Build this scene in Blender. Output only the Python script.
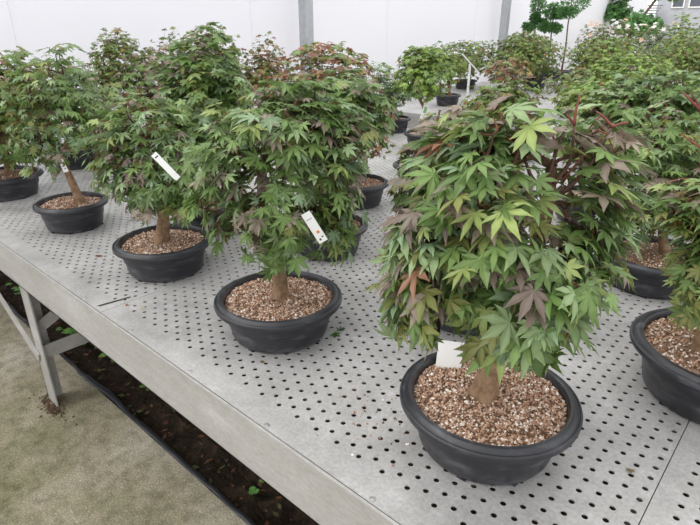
import bpy, math, random
import numpy as np
C = bpy.context.scene.collection
sc = bpy.context.scene
for o in list(bpy.data.objects): bpy.data.objects.remove(o)

# ---------------------------------------------------------------- camera
T = 0.66                       # height of the bench top
cam_data = bpy.data.cameras.new('camera'); cam = bpy.data.objects.new('camera', cam_data); C.objects.link(cam)
cam_data.sensor_width = 36.0; cam_data.lens = 36.0 * 541.0 / 700.0; cam_data.clip_start = 0.02; cam_data.clip_end = 200
cam.location = (0.627, -0.546, 1.34)
cam.rotation_euler = (math.pi/2 - 0.412, 0, 2.304 - math.pi/2)
sc.camera = cam

# ---------------------------------------------------------------- sky and light: bright overcast
w = bpy.data.worlds.new('overcast_sky'); sc.world = w; w.use_nodes = True
nt = w.node_tree; nt.nodes.clear()
wo = nt.nodes.new('ShaderNodeOutputWorld'); bg = nt.nodes.new('ShaderNodeBackground')
tc = nt.nodes.new('ShaderNodeTexCoord'); sep = nt.nodes.new('ShaderNodeSeparateXYZ'); rp = nt.nodes.new('ShaderNodeValToRGB')
nt.links.new(tc.outputs['Generated'], sep.inputs[0]); nt.links.new(sep.outputs['Z'], rp.inputs[0])
rp.color_ramp.elements[0].position = 0.0; rp.color_ramp.elements[0].color = (0.97, 0.975, 1.0, 1)
rp.color_ramp.elements[1].position = 0.8; rp.color_ramp.elements[1].color = (1.0, 1.0, 1.02, 1)
nt.links.new(rp.outputs[0], bg.inputs[0]); bg.inputs[1].default_value = 1.25
nt.links.new(bg.outputs[0], wo.inputs[0])
sd = bpy.data.lights.new('soft_sun', 'SUN'); sun = bpy.data.objects.new('soft_sun', sd); C.objects.link(sun)
sd.energy = 1.2; sd.angle = math.radians(50); sd.color = (1.0, 0.985, 0.96)
sun.rotation_euler = (math.radians(28), math.radians(-25), 0)
sun.location = (0, 0, 6)
sc.view_settings.view_transform = 'Standard'; sc.view_settings.look = 'None'
sc.view_settings.exposure = 0.37; sc.view_settings.gamma = 1.0; sc.view_settings.use_curve_mapping = False

# ---------------------------------------------------------------- helpers
def srgb(r, g, b):
    f = lambda c: (c/255/12.92) if c/255 <= .04045 else ((c/255+.055)/1.055)**2.4
    return (f(r), f(g), f(b), 1)

def mat(name, col, rough=.6, metal=0., spec=.5):
    m = bpy.data.materials.new(name); m.use_nodes = True
    b = m.node_tree.nodes['Principled BSDF']
    b.inputs['Base Color'].default_value = col; b.inputs['Roughness'].default_value = rough
    b.inputs['Metallic'].default_value = metal; b.inputs['Specular IOR Level'].default_value = spec
    return m

def noise_mat(name, stops, scale=8, detail=6, rough=.7, metal=0., bump=0., bscale=40, spec=.4, second=None, stretch=None, bdist=.003, third=None):
    """stops: list of (position, colour); second: (scale, stops, mix)"""
    m = mat(name, stops[0][1], rough, metal, spec); n = m.node_tree.nodes; l = m.node_tree.links
    b = n['Principled BSDF']; tc = n.new('ShaderNodeTexCoord'); src = tc.outputs['Object']
    if stretch:
        mp = n.new('ShaderNodeMapping'); mp.inputs['Scale'].default_value = stretch; l.new(src, mp.inputs[0]); src = mp.outputs[0]
    def layer(scale, stops):
        t = n.new('ShaderNodeTexNoise'); t.inputs['Scale'].default_value = scale; t.inputs['Detail'].default_value = detail
        t.inputs['Roughness'].default_value = .65
        l.new(src, t.inputs['Vector']); r = n.new('ShaderNodeValToRGB'); e = r.color_ramp.elements
        while len(e) < len(stops): e.new(.5)
        for k, (p, c) in enumerate(stops): e[k].position = p; e[k].color = c
        l.new(t.outputs['Fac'], r.inputs[0]); return r, t
    r, t = layer(scale, stops); out = r.outputs[0]
    if second:
        r2, t2 = layer(second[0], second[1]); mx = n.new('ShaderNodeMix'); mx.data_type = 'RGBA'; mx.blend_type = 'MULTIPLY'
        mx.inputs[0].default_value = second[2]; l.new(out, mx.inputs[6]); l.new(r2.outputs[0], mx.inputs[7]); out = mx.outputs[2]
    if third:
        r3, t3 = layer(third[0], third[1]); mx = n.new('ShaderNodeMix'); mx.data_type = 'RGBA'; mx.blend_type = 'MULTIPLY'
        mx.inputs[0].default_value = third[2]; l.new(out, mx.inputs[6]); l.new(r3.outputs[0], mx.inputs[7]); out = mx.outputs[2]
    l.new(out, b.inputs['Base Color'])
    if bump:
        tb = n.new('ShaderNodeTexNoise'); tb.inputs['Scale'].default_value = bscale; tb.inputs['Detail'].default_value = 5
        l.new(src, tb.inputs['Vector']); bm = n.new('ShaderNodeBump'); bm.inputs['Strength'].default_value = bump
        bm.inputs['Distance'].default_value = bdist; l.new(tb.outputs['Fac'], bm.inputs['Height']); l.new(bm.outputs[0], b.inputs['Normal'])
    return m

def mesh(name, V, F, m=None, parent=None, smooth=False, col=None):
    """V: (n,3) array, F: list of arrays of faces (each (k, sides)) or a plain list of index tuples"""
    me = bpy.data.meshes.new(name); V = np.asarray(V, dtype=np.float32)
    if len(F) and isinstance(F[0], np.ndarray) and F[0].ndim == 2:
        loops = np.concatenate([f.ravel() for f in F]).astype(np.int32)
        sizes = np.concatenate([np.full(len(f), f.shape[1]) for f in F]).astype(np.int32)
    else:
        loops = np.array([i for f in F for i in f], dtype=np.int32); sizes = np.array([len(f) for f in F], dtype=np.int32)
    starts = np.concatenate([[0], np.cumsum(sizes)[:-1]]).astype(np.int32)
    me.vertices.add(len(V)); me.vertices.foreach_set('co', V.ravel())
    me.loops.add(len(loops)); me.loops.foreach_set('vertex_index', loops)
    me.polygons.add(len(sizes)); me.polygons.foreach_set('loop_start', starts); me.polygons.foreach_set('loop_total', sizes)
    me.polygons.foreach_set('use_smooth', np.full(len(sizes), bool(smooth)))
    me.update(calc_edges=True)
    if smooth and smooth is not True: me.set_sharp_from_angle(angle=smooth)
    if col is not None:
        a = me.color_attributes.new('leaf_colour', 'FLOAT_COLOR', 'POINT'); a.data.foreach_set('color', np.asarray(col, dtype=np.float32).ravel())
    if m: me.materials.append(m)
    me.validate()
    o = bpy.data.objects.new(name, me); C.objects.link(o)
    if parent: o.parent = parent
    return o

class MB:
    """collects simple solids into one mesh"""
    def __init__(s): s.v = []; s.f = []
    def add(s, v, f):
        k = len(s.v); s.v += [tuple(p) for p in v]; s.f += [tuple(i+k for i in q) for q in f]; return s
    def box(s, x0, x1, y0, y1, z0, z1, b=0.):
        if b:
            import bmesh
            bm = bmesh.new(); bmesh.ops.create_cube(bm, size=1)
            for q in bm.verts: q.co = ((x0+x1)/2+q.co.x*(x1-x0), (y0+y1)/2+q.co.y*(y1-y0), (z0+z1)/2+q.co.z*(z1-z0))
            bmesh.ops.bevel(bm, geom=bm.edges[:], offset=b, segments=2, affect='EDGES', profile=.5)
            bm.verts.index_update(); s.add([q.co[:] for q in bm.verts], [[q.index for q in f.verts] for f in bm.faces]); bm.free(); return s
        v = [(x, y, z) for x in (x0, x1) for y in (y0, y1) for z in (z0, z1)]
        return s.add(v, [(0,1,3,2), (4,6,7,5), (0,4,5,1), (2,3,7,6), (0,2,6,4), (1,5,7,3)])
    def beam(s, a, b, w, h, upv=(0, 0, 1)):
        a = np.array(a, float); b = np.array(b, float); d = b-a; d /= np.linalg.norm(d)
        u = np.cross(d, upv); u /= np.linalg.norm(u); v = np.cross(u, d)
        V = [p + u*sx*w/2 + v*sy*h/2 for p in (a, b) for sx in (-1, 1) for sy in (-1, 1)]
        return s.add(V, [(0,1,3,2), (4,6,7,5), (0,4,5,1), (2,3,7,6), (0,2,6,4), (1,5,7,3)])
    def tube(s, pts, rad, n=8, cap=True):
        pts = [np.array(p, float) for p in pts]; rs = rad if hasattr(rad, '__len__') else [rad]*len(pts); k0 = len(s.v)
        for i, p in enumerate(pts):
            d = pts[min(i+1, len(pts)-1)] - pts[max(i-1, 0)]; d = d/(np.linalg.norm(d)+1e-9)
            u = np.cross(d, (0.31, .95, .05)); u /= np.linalg.norm(u)+1e-9; v = np.cross(d, u)
            for j in range(n):
                a = 2*math.pi*j/n; s.v.append(tuple(p + rs[i]*(math.cos(a)*u+math.sin(a)*v)))
        for i in range(len(pts)-1):
            for j in range(n):
                s.f.append((k0+i*n+j, k0+i*n+(j+1) % n, k0+(i+1)*n+(j+1) % n, k0+(i+1)*n+j))
        if cap: s.f.append(tuple(k0+j for j in range(n))[::-1]); s.f.append(tuple(k0+(len(pts)-1)*n+j for j in range(n)))
        return s
    def lathe(s, prof, n=48, c=(0, 0, 0), close=False):
        k0 = len(s.v)
        for r, z in prof:
            for j in range(n):
                a = 2*math.pi*j/n; s.v.append((c[0]+r*math.cos(a), c[1]+r*math.sin(a), c[2]+z))
        for i in range(len(prof)-1):
            for j in range(n): s.f.append((k0+i*n+j, k0+i*n+(j+1) % n, k0+(i+1)*n+(j+1) % n, k0+(i+1)*n+j))
        s.f.append(tuple(k0+j for j in range(n))[::-1])
        return s
    def build(s, name, m, parent=None, smooth=False):
        return mesh(name, np.array(s.v), s.f, m, parent, smooth)

def empty(name, loc): 
    o = bpy.data.objects.new(name, None); C.objects.link(o); o.location = loc; o.empty_display_size = .1; return o
def tag(o, label=None, cat=None, group=None, kind=None):
    if label: o['label'] = label
    if cat: o['category'] = cat
    if group: o['group'] = group
    if kind: o['kind'] = kind
    return o

# ---------------------------------------------------------------- materials
M = {}
M['sheet'] = noise_mat('galvanised_sheet', [(.32, (.31,.305,.30,1)), (.5, (.425,.418,.408,1)), (.66, (.50,.49,.48,1))], 5, 8, .48, .2, .12, 260, .5,
                       (16, [(.36, (.88,.88,.87,1)), (.6, (1,1,1,1)), (.68, (1.18,1.18,1.18,1))], .9), bdist=.0006,
                       third=(150, [(.38, (.86,.855,.84,1)), (.52, (1,1,1,1)), (.68, (1.16,1.16,1.17,1))], .9))
M['rail'] = noise_mat('aluminium_rail', [(.3, (.36,.345,.325,1)), (.55, (.43,.42,.40,1)), (.75, (.56,.55,.54,1))], 4, 10, .5, .15, .1, 200, .5,
                      (14, [(.35, (.86,.86,.85,1)), (.6, (1,1,1,1)), (.7, (1.2,1.2,1.22,1))], .6), stretch=(.6, 1, 2), bdist=.0006,
                      third=(120, [(.38, (.88,.875,.86,1)), (.52, (1,1,1,1)), (.68, (1.12,1.12,1.13,1))], .9))
M['steel'] = noise_mat('galvanised_steel', [(.3, (.36,.375,.39,1)), (.7, (.48,.495,.51,1))], 30, 5, .5, .3, 0, spec=.5)
M['screw'] = mat('screw_metal', (.5, .49, .47, 1), .35, .8)
M['pot'] = noise_mat('black_plastic', [(.3, (.012,.0125,.0145,1)), (.52, (.023,.0235,.028,1)), (.70, (.085,.087,.095,1))], 14, 10, .40, 0, .25, 120, .45, stretch=(1, 1, 3), bdist=.001)
M['soil'] = noise_mat('damp_grit', [(.3, (.10,.06,.04,1)), (.6, (.28,.18,.12,1))], 160, 4, .95, 0, .8, 220, .2)
M['grit_far'] = noise_mat('pumice_top_dressing', [(.32, (.12,.07,.045,1)), (.5, (.36,.23,.16,1)), (.66, (.62,.52,.44,1))], 170, 3, .95, 0, .8, 200, .2)
M['concrete'] = noise_mat('mossy_concrete', [(.34, (.14,.14,.075,1)), (.47, (.25,.225,.155,1)), (.62, (.37,.34,.275,1))], 1.3, 5, .9, 0, .6, 90, .2,
                          (24, [(.34, (.62,.62,.60,1)), (.56, (1.12,1.12,1.12,1))], .8),
                          third=(170, [(.36, (.66,.66,.62,1)), (.55, (1,1,1,1)), (.68, (1.7,1.68,1.62,1))], .9))
M['earth'] = noise_mat('dark_earth', [(.35, (.012,.009,.006,1)), (.62, (.045,.03,.018,1)), (.8, (.10,.06,.035,1))], 22, 8, .95, 0, 1, 60, .2, bdist=.02)
M['edging'] = mat('black_edging', (.015, .017, .022, 1), .45)
M['white'] = mat('white_plastic', (.82, .82, .80, 1), .45)
M['ink'] = mat('dark_ink', (.06, .07, .08, 1), .7)
M['greenink'] = mat('green_print', (.25, .45, .22, 1), .7)
M['orangeink'] = mat('orange_print', (.6, .22, .08, 1), .7)

# bark: grey brown on old wood, red on young shoots (colour attribute holds the age of the wood)
def attr_mat(name, rough, spec, transl=0., bump=0., bscale=60):
    m = mat(name, (.5,.5,.5,1), rough, 0, spec); n = m.node_tree.nodes; l = m.node_tree.links; b = n['Principled BSDF']
    a = n.new('ShaderNodeAttribute'); a.attribute_name = 'leaf_colour'; l.new(a.outputs['Color'], b.inputs['Base Color'])
    if bump:
        tcn = n.new('ShaderNodeTexCoord'); tb = n.new('ShaderNodeTexNoise'); tb.inputs['Scale'].default_value = bscale; l.new(tcn.outputs['Object'], tb.inputs['Vector'])
        hs = n.new('ShaderNodeMix'); hs.data_type = 'RGBA'; hs.blend_type = 'MULTIPLY'; hs.inputs[0].default_value = .8
        r = n.new('ShaderNodeValToRGB'); r.color_ramp.elements[0].position = .35; r.color_ramp.elements[0].color = (.5,.48,.45,1); r.color_ramp.elements[1].position = .6
        l.new(tb.outputs['Fac'], r.inputs[0]); l.new(a.outputs['Color'], hs.inputs[6]); l.new(r.outputs[0], hs.inputs[7]); l.new(hs.outputs[2], b.inputs['Base Color'])
        bm = n.new('ShaderNodeBump'); bm.inputs['Strength'].default_value = bump; bm.inputs['Distance'].default_value = .002
        l.new(tb.outputs['Fac'], bm.inputs['Height']); l.new(bm.outputs[0], b.inputs['Normal'])
    if transl:
        t = n.new('ShaderNodeBsdfTranslucent'); l.new(a.outputs['Color'], t.inputs[0]); mx = n.new('ShaderNodeMixShader'); mx.inputs[0].default_value = transl
        l.new(b.outputs[0], mx.inputs[1]); l.new(t.outputs[0], mx.inputs[2]); l.new(mx.outputs[0], n['Material Output'].inputs[0])
    return m
M['leaf'] = attr_mat('maple_leaf', .42, .5, .34)
M['bark'] = attr_mat('bark', .8, .3, 0, .8, 70)
M['petal'] = attr_mat('petal', .6, .3, .3)
gm = mat('pumice_grains', (.5,.4,.3,1), .95, 0, .2); n_ = gm.node_tree.nodes; g_ = n_.new('ShaderNodeNewGeometry'); r_ = n_.new('ShaderNodeValToRGB')
e_ = r_.color_ramp.elements; cols = [(0, (.15,.085,.05,1)), (.2, (.34,.20,.13,1)), (.44, (.50,.335,.235,1)), (.7, (.62,.47,.36,1)), (.89, (.84,.77,.70,1))]
while len(e_) < 5: e_.new(.5)
for k, (p, c) in enumerate(cols): e_[k].position = p; e_[k].color = c
r_.color_ramp.interpolation = 'CONSTANT'
gm.node_tree.links.new(g_.outputs['Random Per Island'], r_.inputs[0]); gm.node_tree.links.new(r_.outputs[0], n_['Principled BSDF'].inputs['Base Color'])
M['grains'] = gm

# ================================================================ the setting
def ground(name, x0, x1, y0, y1, z, m, amp=0., nx=2, ny=2, seed=0, thick=.1):
    xs = np.linspace(x0, x1, nx); ys = np.linspace(y0, y1, ny); X, Y = np.meshgrid(xs, ys); rs = np.random.RandomState(seed)
    Z = z + amp*rs.randn(*X.shape) if amp else np.full(X.shape, z)
    V = np.stack([X.ravel(), Y.ravel(), Z.ravel()], 1)
    i = np.arange(nx*ny).reshape(ny, nx); F = np.stack([i[:-1,:-1].ravel(), i[:-1,1:].ravel(), i[1:,1:].ravel(), i[1:,:-1].ravel()], 1)
    return mesh(name, V, [F], m)
fl = MB().box(-9, 9, -4, .105, -.12, 0).box(-9, 9, 2.62, 40, -.12, 0).build('floor', M['concrete']); tag(fl, kind='structure')
bed = ground('ground', -9, 9, .10, 2.64, -.06, M['earth'], .012, 300, 50, 3); tag(bed, kind='structure')

# translucent white side sheet of the greenhouse
wm = mat('white_film', (.87, .87, .89, 1), .6, 0, .2); n = wm.node_tree.nodes; l = wm.node_tree.links
tr = n.new('ShaderNodeBsdfTranslucent'); tr.inputs[0].default_value = (.88, .88, .905, 1); mx = n.new('ShaderNodeMixShader'); mx.inputs[0].default_value = .6
l.new(n['Principled BSDF'].outputs[0], mx.inputs[1]); l.new(tr.outputs[0], mx.inputs[2]); l.new(mx.outputs[0], n['Material Output'].inputs[0])
wb = MB()
for k in range(9):
    y0 = -3 + k*1.9
    wb.box(-3.462, -3.45, y0, y0+1.897, 0, 2.9)
wall = wb.build('wall_left', wm); tag(wall, kind='structure')
for X, Y, lab in [(-3.28, 3.195, 'galvanised steel post standing before the white wall, left of the two'), (-3.28, 7.0, 'galvanised steel post standing before the white wall, right of the two')]:
    t = empty('steel_post', (X, Y, 0)); tag(t, lab, 'post', 'galvanised posts')
    MB().box(-.048, .048, -.048, .048, 0.01, 2.9, .006).build('column', M['steel'], t)
    MB().box(-.11, .11, -.11, .11, 0, .012, .002).build('base_plate', M['steel'], t)

# ---------------------------------------------------------------- perforated bench
A_, B_ = .05179, .0299
def perforated(name, x0, x1, ya, nrows, yedge0, yedge1, parent, n=8, walls=True, r=.0051, zlocal=0.):
    """sheet from x0 to x1 with staggered round holes; rows start at ya, spacing B_/2"""
    h = B_/2; th = .002; ang = (np.arange(8)*2*np.pi/8) + np.pi/8*0
    cells = []; strips = []
    for j in range(nrows):
        off = .5*A_*(j % 2)
        i0 = math.ceil((x0+.012-off)/A_); i1 = math.floor((x1-.012-off)/A_)
        xs = off + np.arange(i0, i1+1)*A_; y = ya + j*h
        first = xs[0]-A_/2; last = xs[-1]+A_/2
        # the outermost cells are clipped at the panel edge
        for k, x in enumerate(xs): cells.append((max(x-A_/2, x0), x, min(x+A_/2, x1), y))
        if first > x0: strips.append((x0, first, y-h/2, y+h/2))
        if last < x1: strips.append((last, x1, y-h/2, y+h/2))
    strips.append((x0, x1, yedge0, ya-h/2)); strips.append((x0, x1, ya+(nrows-.5)*h, yedge1))
    c = np.array(cells); N = len(c); xl, xc, xr, yc = c.T
    ring = np.stack([xc[:,None]+r*np.cos(ang)[None], yc[:,None]+r*np.sin(ang)[None]], 2)     # N,8,2
    bx = np.stack([xr, xr, xc, xl, xl, xl, xc, xr], 1); by = np.stack([yc, yc+h/2, yc+h/2, yc+h/2, yc, yc-h/2, yc-h/2, yc-h/2], 1)
    V = np.zeros((N, 24, 3)); V[:, :8, :2] = ring; V[:, 8:16, :2] = ring; V[:, 8:16, 2] = -th; V[:, 16:, 0] = bx; V[:, 16:, 1] = by
    k = np.arange(8); k2 = (k+1) % 8
    f1 = np.stack([k, 16+k, 16+k2, k2], 1); f2 = np.stack([k, k2, 8+k2, 8+k], 1)
    f = np.concatenate([f1, f2]) if walls else f1
    F = (f[None] + (np.arange(N)*24)[:, None, None]).reshape(-1, 4)
    V = V.reshape(-1, 3); sv = []; sf = []
    for (a, b, p, q) in strips:
        k0 = len(V)+len(sv); sv += [(a,p,0), (b,p,0), (b,q,0), (a,q,0)]; sf.append((k0, k0+1, k0+2, k0+3))
    # folded edges all round
    for (xa, pa, xb, pb) in ((x0,yedge0,x1,yedge0), (x1,yedge0,x1,yedge1), (x1,yedge1,x0,yedge1), (x0,yedge1,x0,yedge0)):
        k0 = len(V)+len(sv); sv += [(xa,pa,0), (xb,pb,0), (xb,pb,-.012), (xa,pa,-.012)]; sf.append((k0, k0+3, k0+2, k0+1))
    V = np.concatenate([V, np.array(sv)]); F = np.concatenate([F, np.array(sf)])
    V[:, 2] += zlocal
    return mesh(name, V, [F], M['sheet'], parent)

YE = -.0655; YB = 2.60
bench = empty('nursery_bench', (0, 0, 0)); tag(bench, 'long perforated metal growing bench nearest the camera with a tall plain front rail', 'bench')
seams = [-3.15, -1.91, -.68, .557, 1.79]
for a, b in zip(seams[:-1], seams[1:]):
    o = perforated('tabletop_panel', a+.0008, b-.0008, 0, 173, YE+.003, YB-.003, bench, zlocal=T)
fr = MB().box(-3.16, 1.8, YE-.004, YE, T-.130, T+.0015).box(-3.16, 1.8, YE-.004, YE+.03, T-.130, T-.126)
fr.box(-3.16, 1.8, YE-.0052, YE-.004, T-.0035, T+.0015)
fr.build('front_rail', M['rail'], bench)
MB().box(-3.16, 1.8, YB, YB+.004, T-.13, T+.001).build('rear_rail', M['rail'], bench)
MB().box(-3.164, -3.16, YE-.004, YB+.004, T-.13, T+.001).build('end_rail', M['rail'], bench)
MB().box(1.8, 1.804, YE-.004, YB+.004, T-.13, T+.001).build('end_rail', M['rail'], bench)
for x in seams[1:-1] + [-2.5, -1.3, 0.0, 1.2]:
    MB().box(x-.03, x-.026, YE, YB, T-.06, T-.0125).box(x-.03, x+.0, YE, YB, T-.0155, T-.0125).build('cross_bearer', M['rail'], bench)
for k in range(19):
    x = -.023 + .2555*(k-11)
    if -3.1 < x < 1.78: MB().lathe([(.0055, 0), (.005, .0012), (.0022, .0018), (.0018, .0009), (0.0001, .0009)], 12, (x, -.055, T)).build('screw', M['screw'], bench)
def leg(x, y, s=1):
    # angle section leg: broad face to the front and a return flange on its left side
    b = MB().box(x-.045, x+.035, y, y+.005, .0, T-.128).box(x-.045, x-.040, y, y+.05, 0, T-.128)
    return b.build('leg', M['rail'], bench)
for x in (-1.36, -3.0, 1.6):
    for y in (-.050, YB-.06): leg(x, y)
for x in (-1.36, -3.0, 1.6):
    MB().beam((x+.01, -.044, .235), (x+.01, YB-.05, .235), .005, .055).build('crossbar', M['rail'], bench)
    MB().beam((x-.0, -.02, .34), (x-.0, .40, T-.13), .005, .045).build('brace', M['rail'], bench)
b_ = MB(); d_ = np.array([-2.08+1.38, 0, .535-.20]); L_ = np.linalg.norm(d_); d_ /= L_; u_ = np.array([-d_[2], 0, d_[0]])*-1
P0 = np.array([-1.375, -.0565, .205]); w_ = .022
V_ = [P0+d_*t*L_+u_*s*w_+np.array([0, yy, 0]) for t in (0, 1) for s in (-1, 1) for yy in (0, .005)]
b_.add(V_, [(0,1,3,2), (4,6,7,5), (0,4,5,1), (2,3,7,6), (0,2,6,4), (1,5,7,3)]); b_.build('brace', M['rail'], bench)

def plain_bench(x0, x1, y0, y1, label):
    t = empty('nursery_bench', (x0, y0, 0)); tag(t, label, 'bench'); W = x1-x0; D = y1-y0
    k = 0; X = 0
    while X < W-.01:
        X2 = min(X+1.235, W); MB().box(X+.001, X2-.001, .004, D-.004, T-.012, T).build('tabletop_panel', M['sheet'], t); X = X2
    MB().box(0, W, -.004, 0, T-.13, T+.002).build('front_rail', M['rail'], t)
    MB().box(0, W, D, D+.004, T-.13, T+.002).build('rear_rail', M['rail'], t)
    for x in (.1, W*.5, W-.1):
        for y in (.02, D-.07): MB().box(x, x+.08, y, y+.005, 0, T-.012).box(x, x+.005, y, y+.05, 0, T-.012).build('leg', M['rail'], t)
    return t
plain_bench(-3.12, 2.4, 3.32, 6.25, 'grey metal bench across the narrow aisle, second from the camera')
plain_bench(-3.12, 3.2, 6.85, 9.2, 'grey metal bench farthest back, carrying the three pines')

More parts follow.
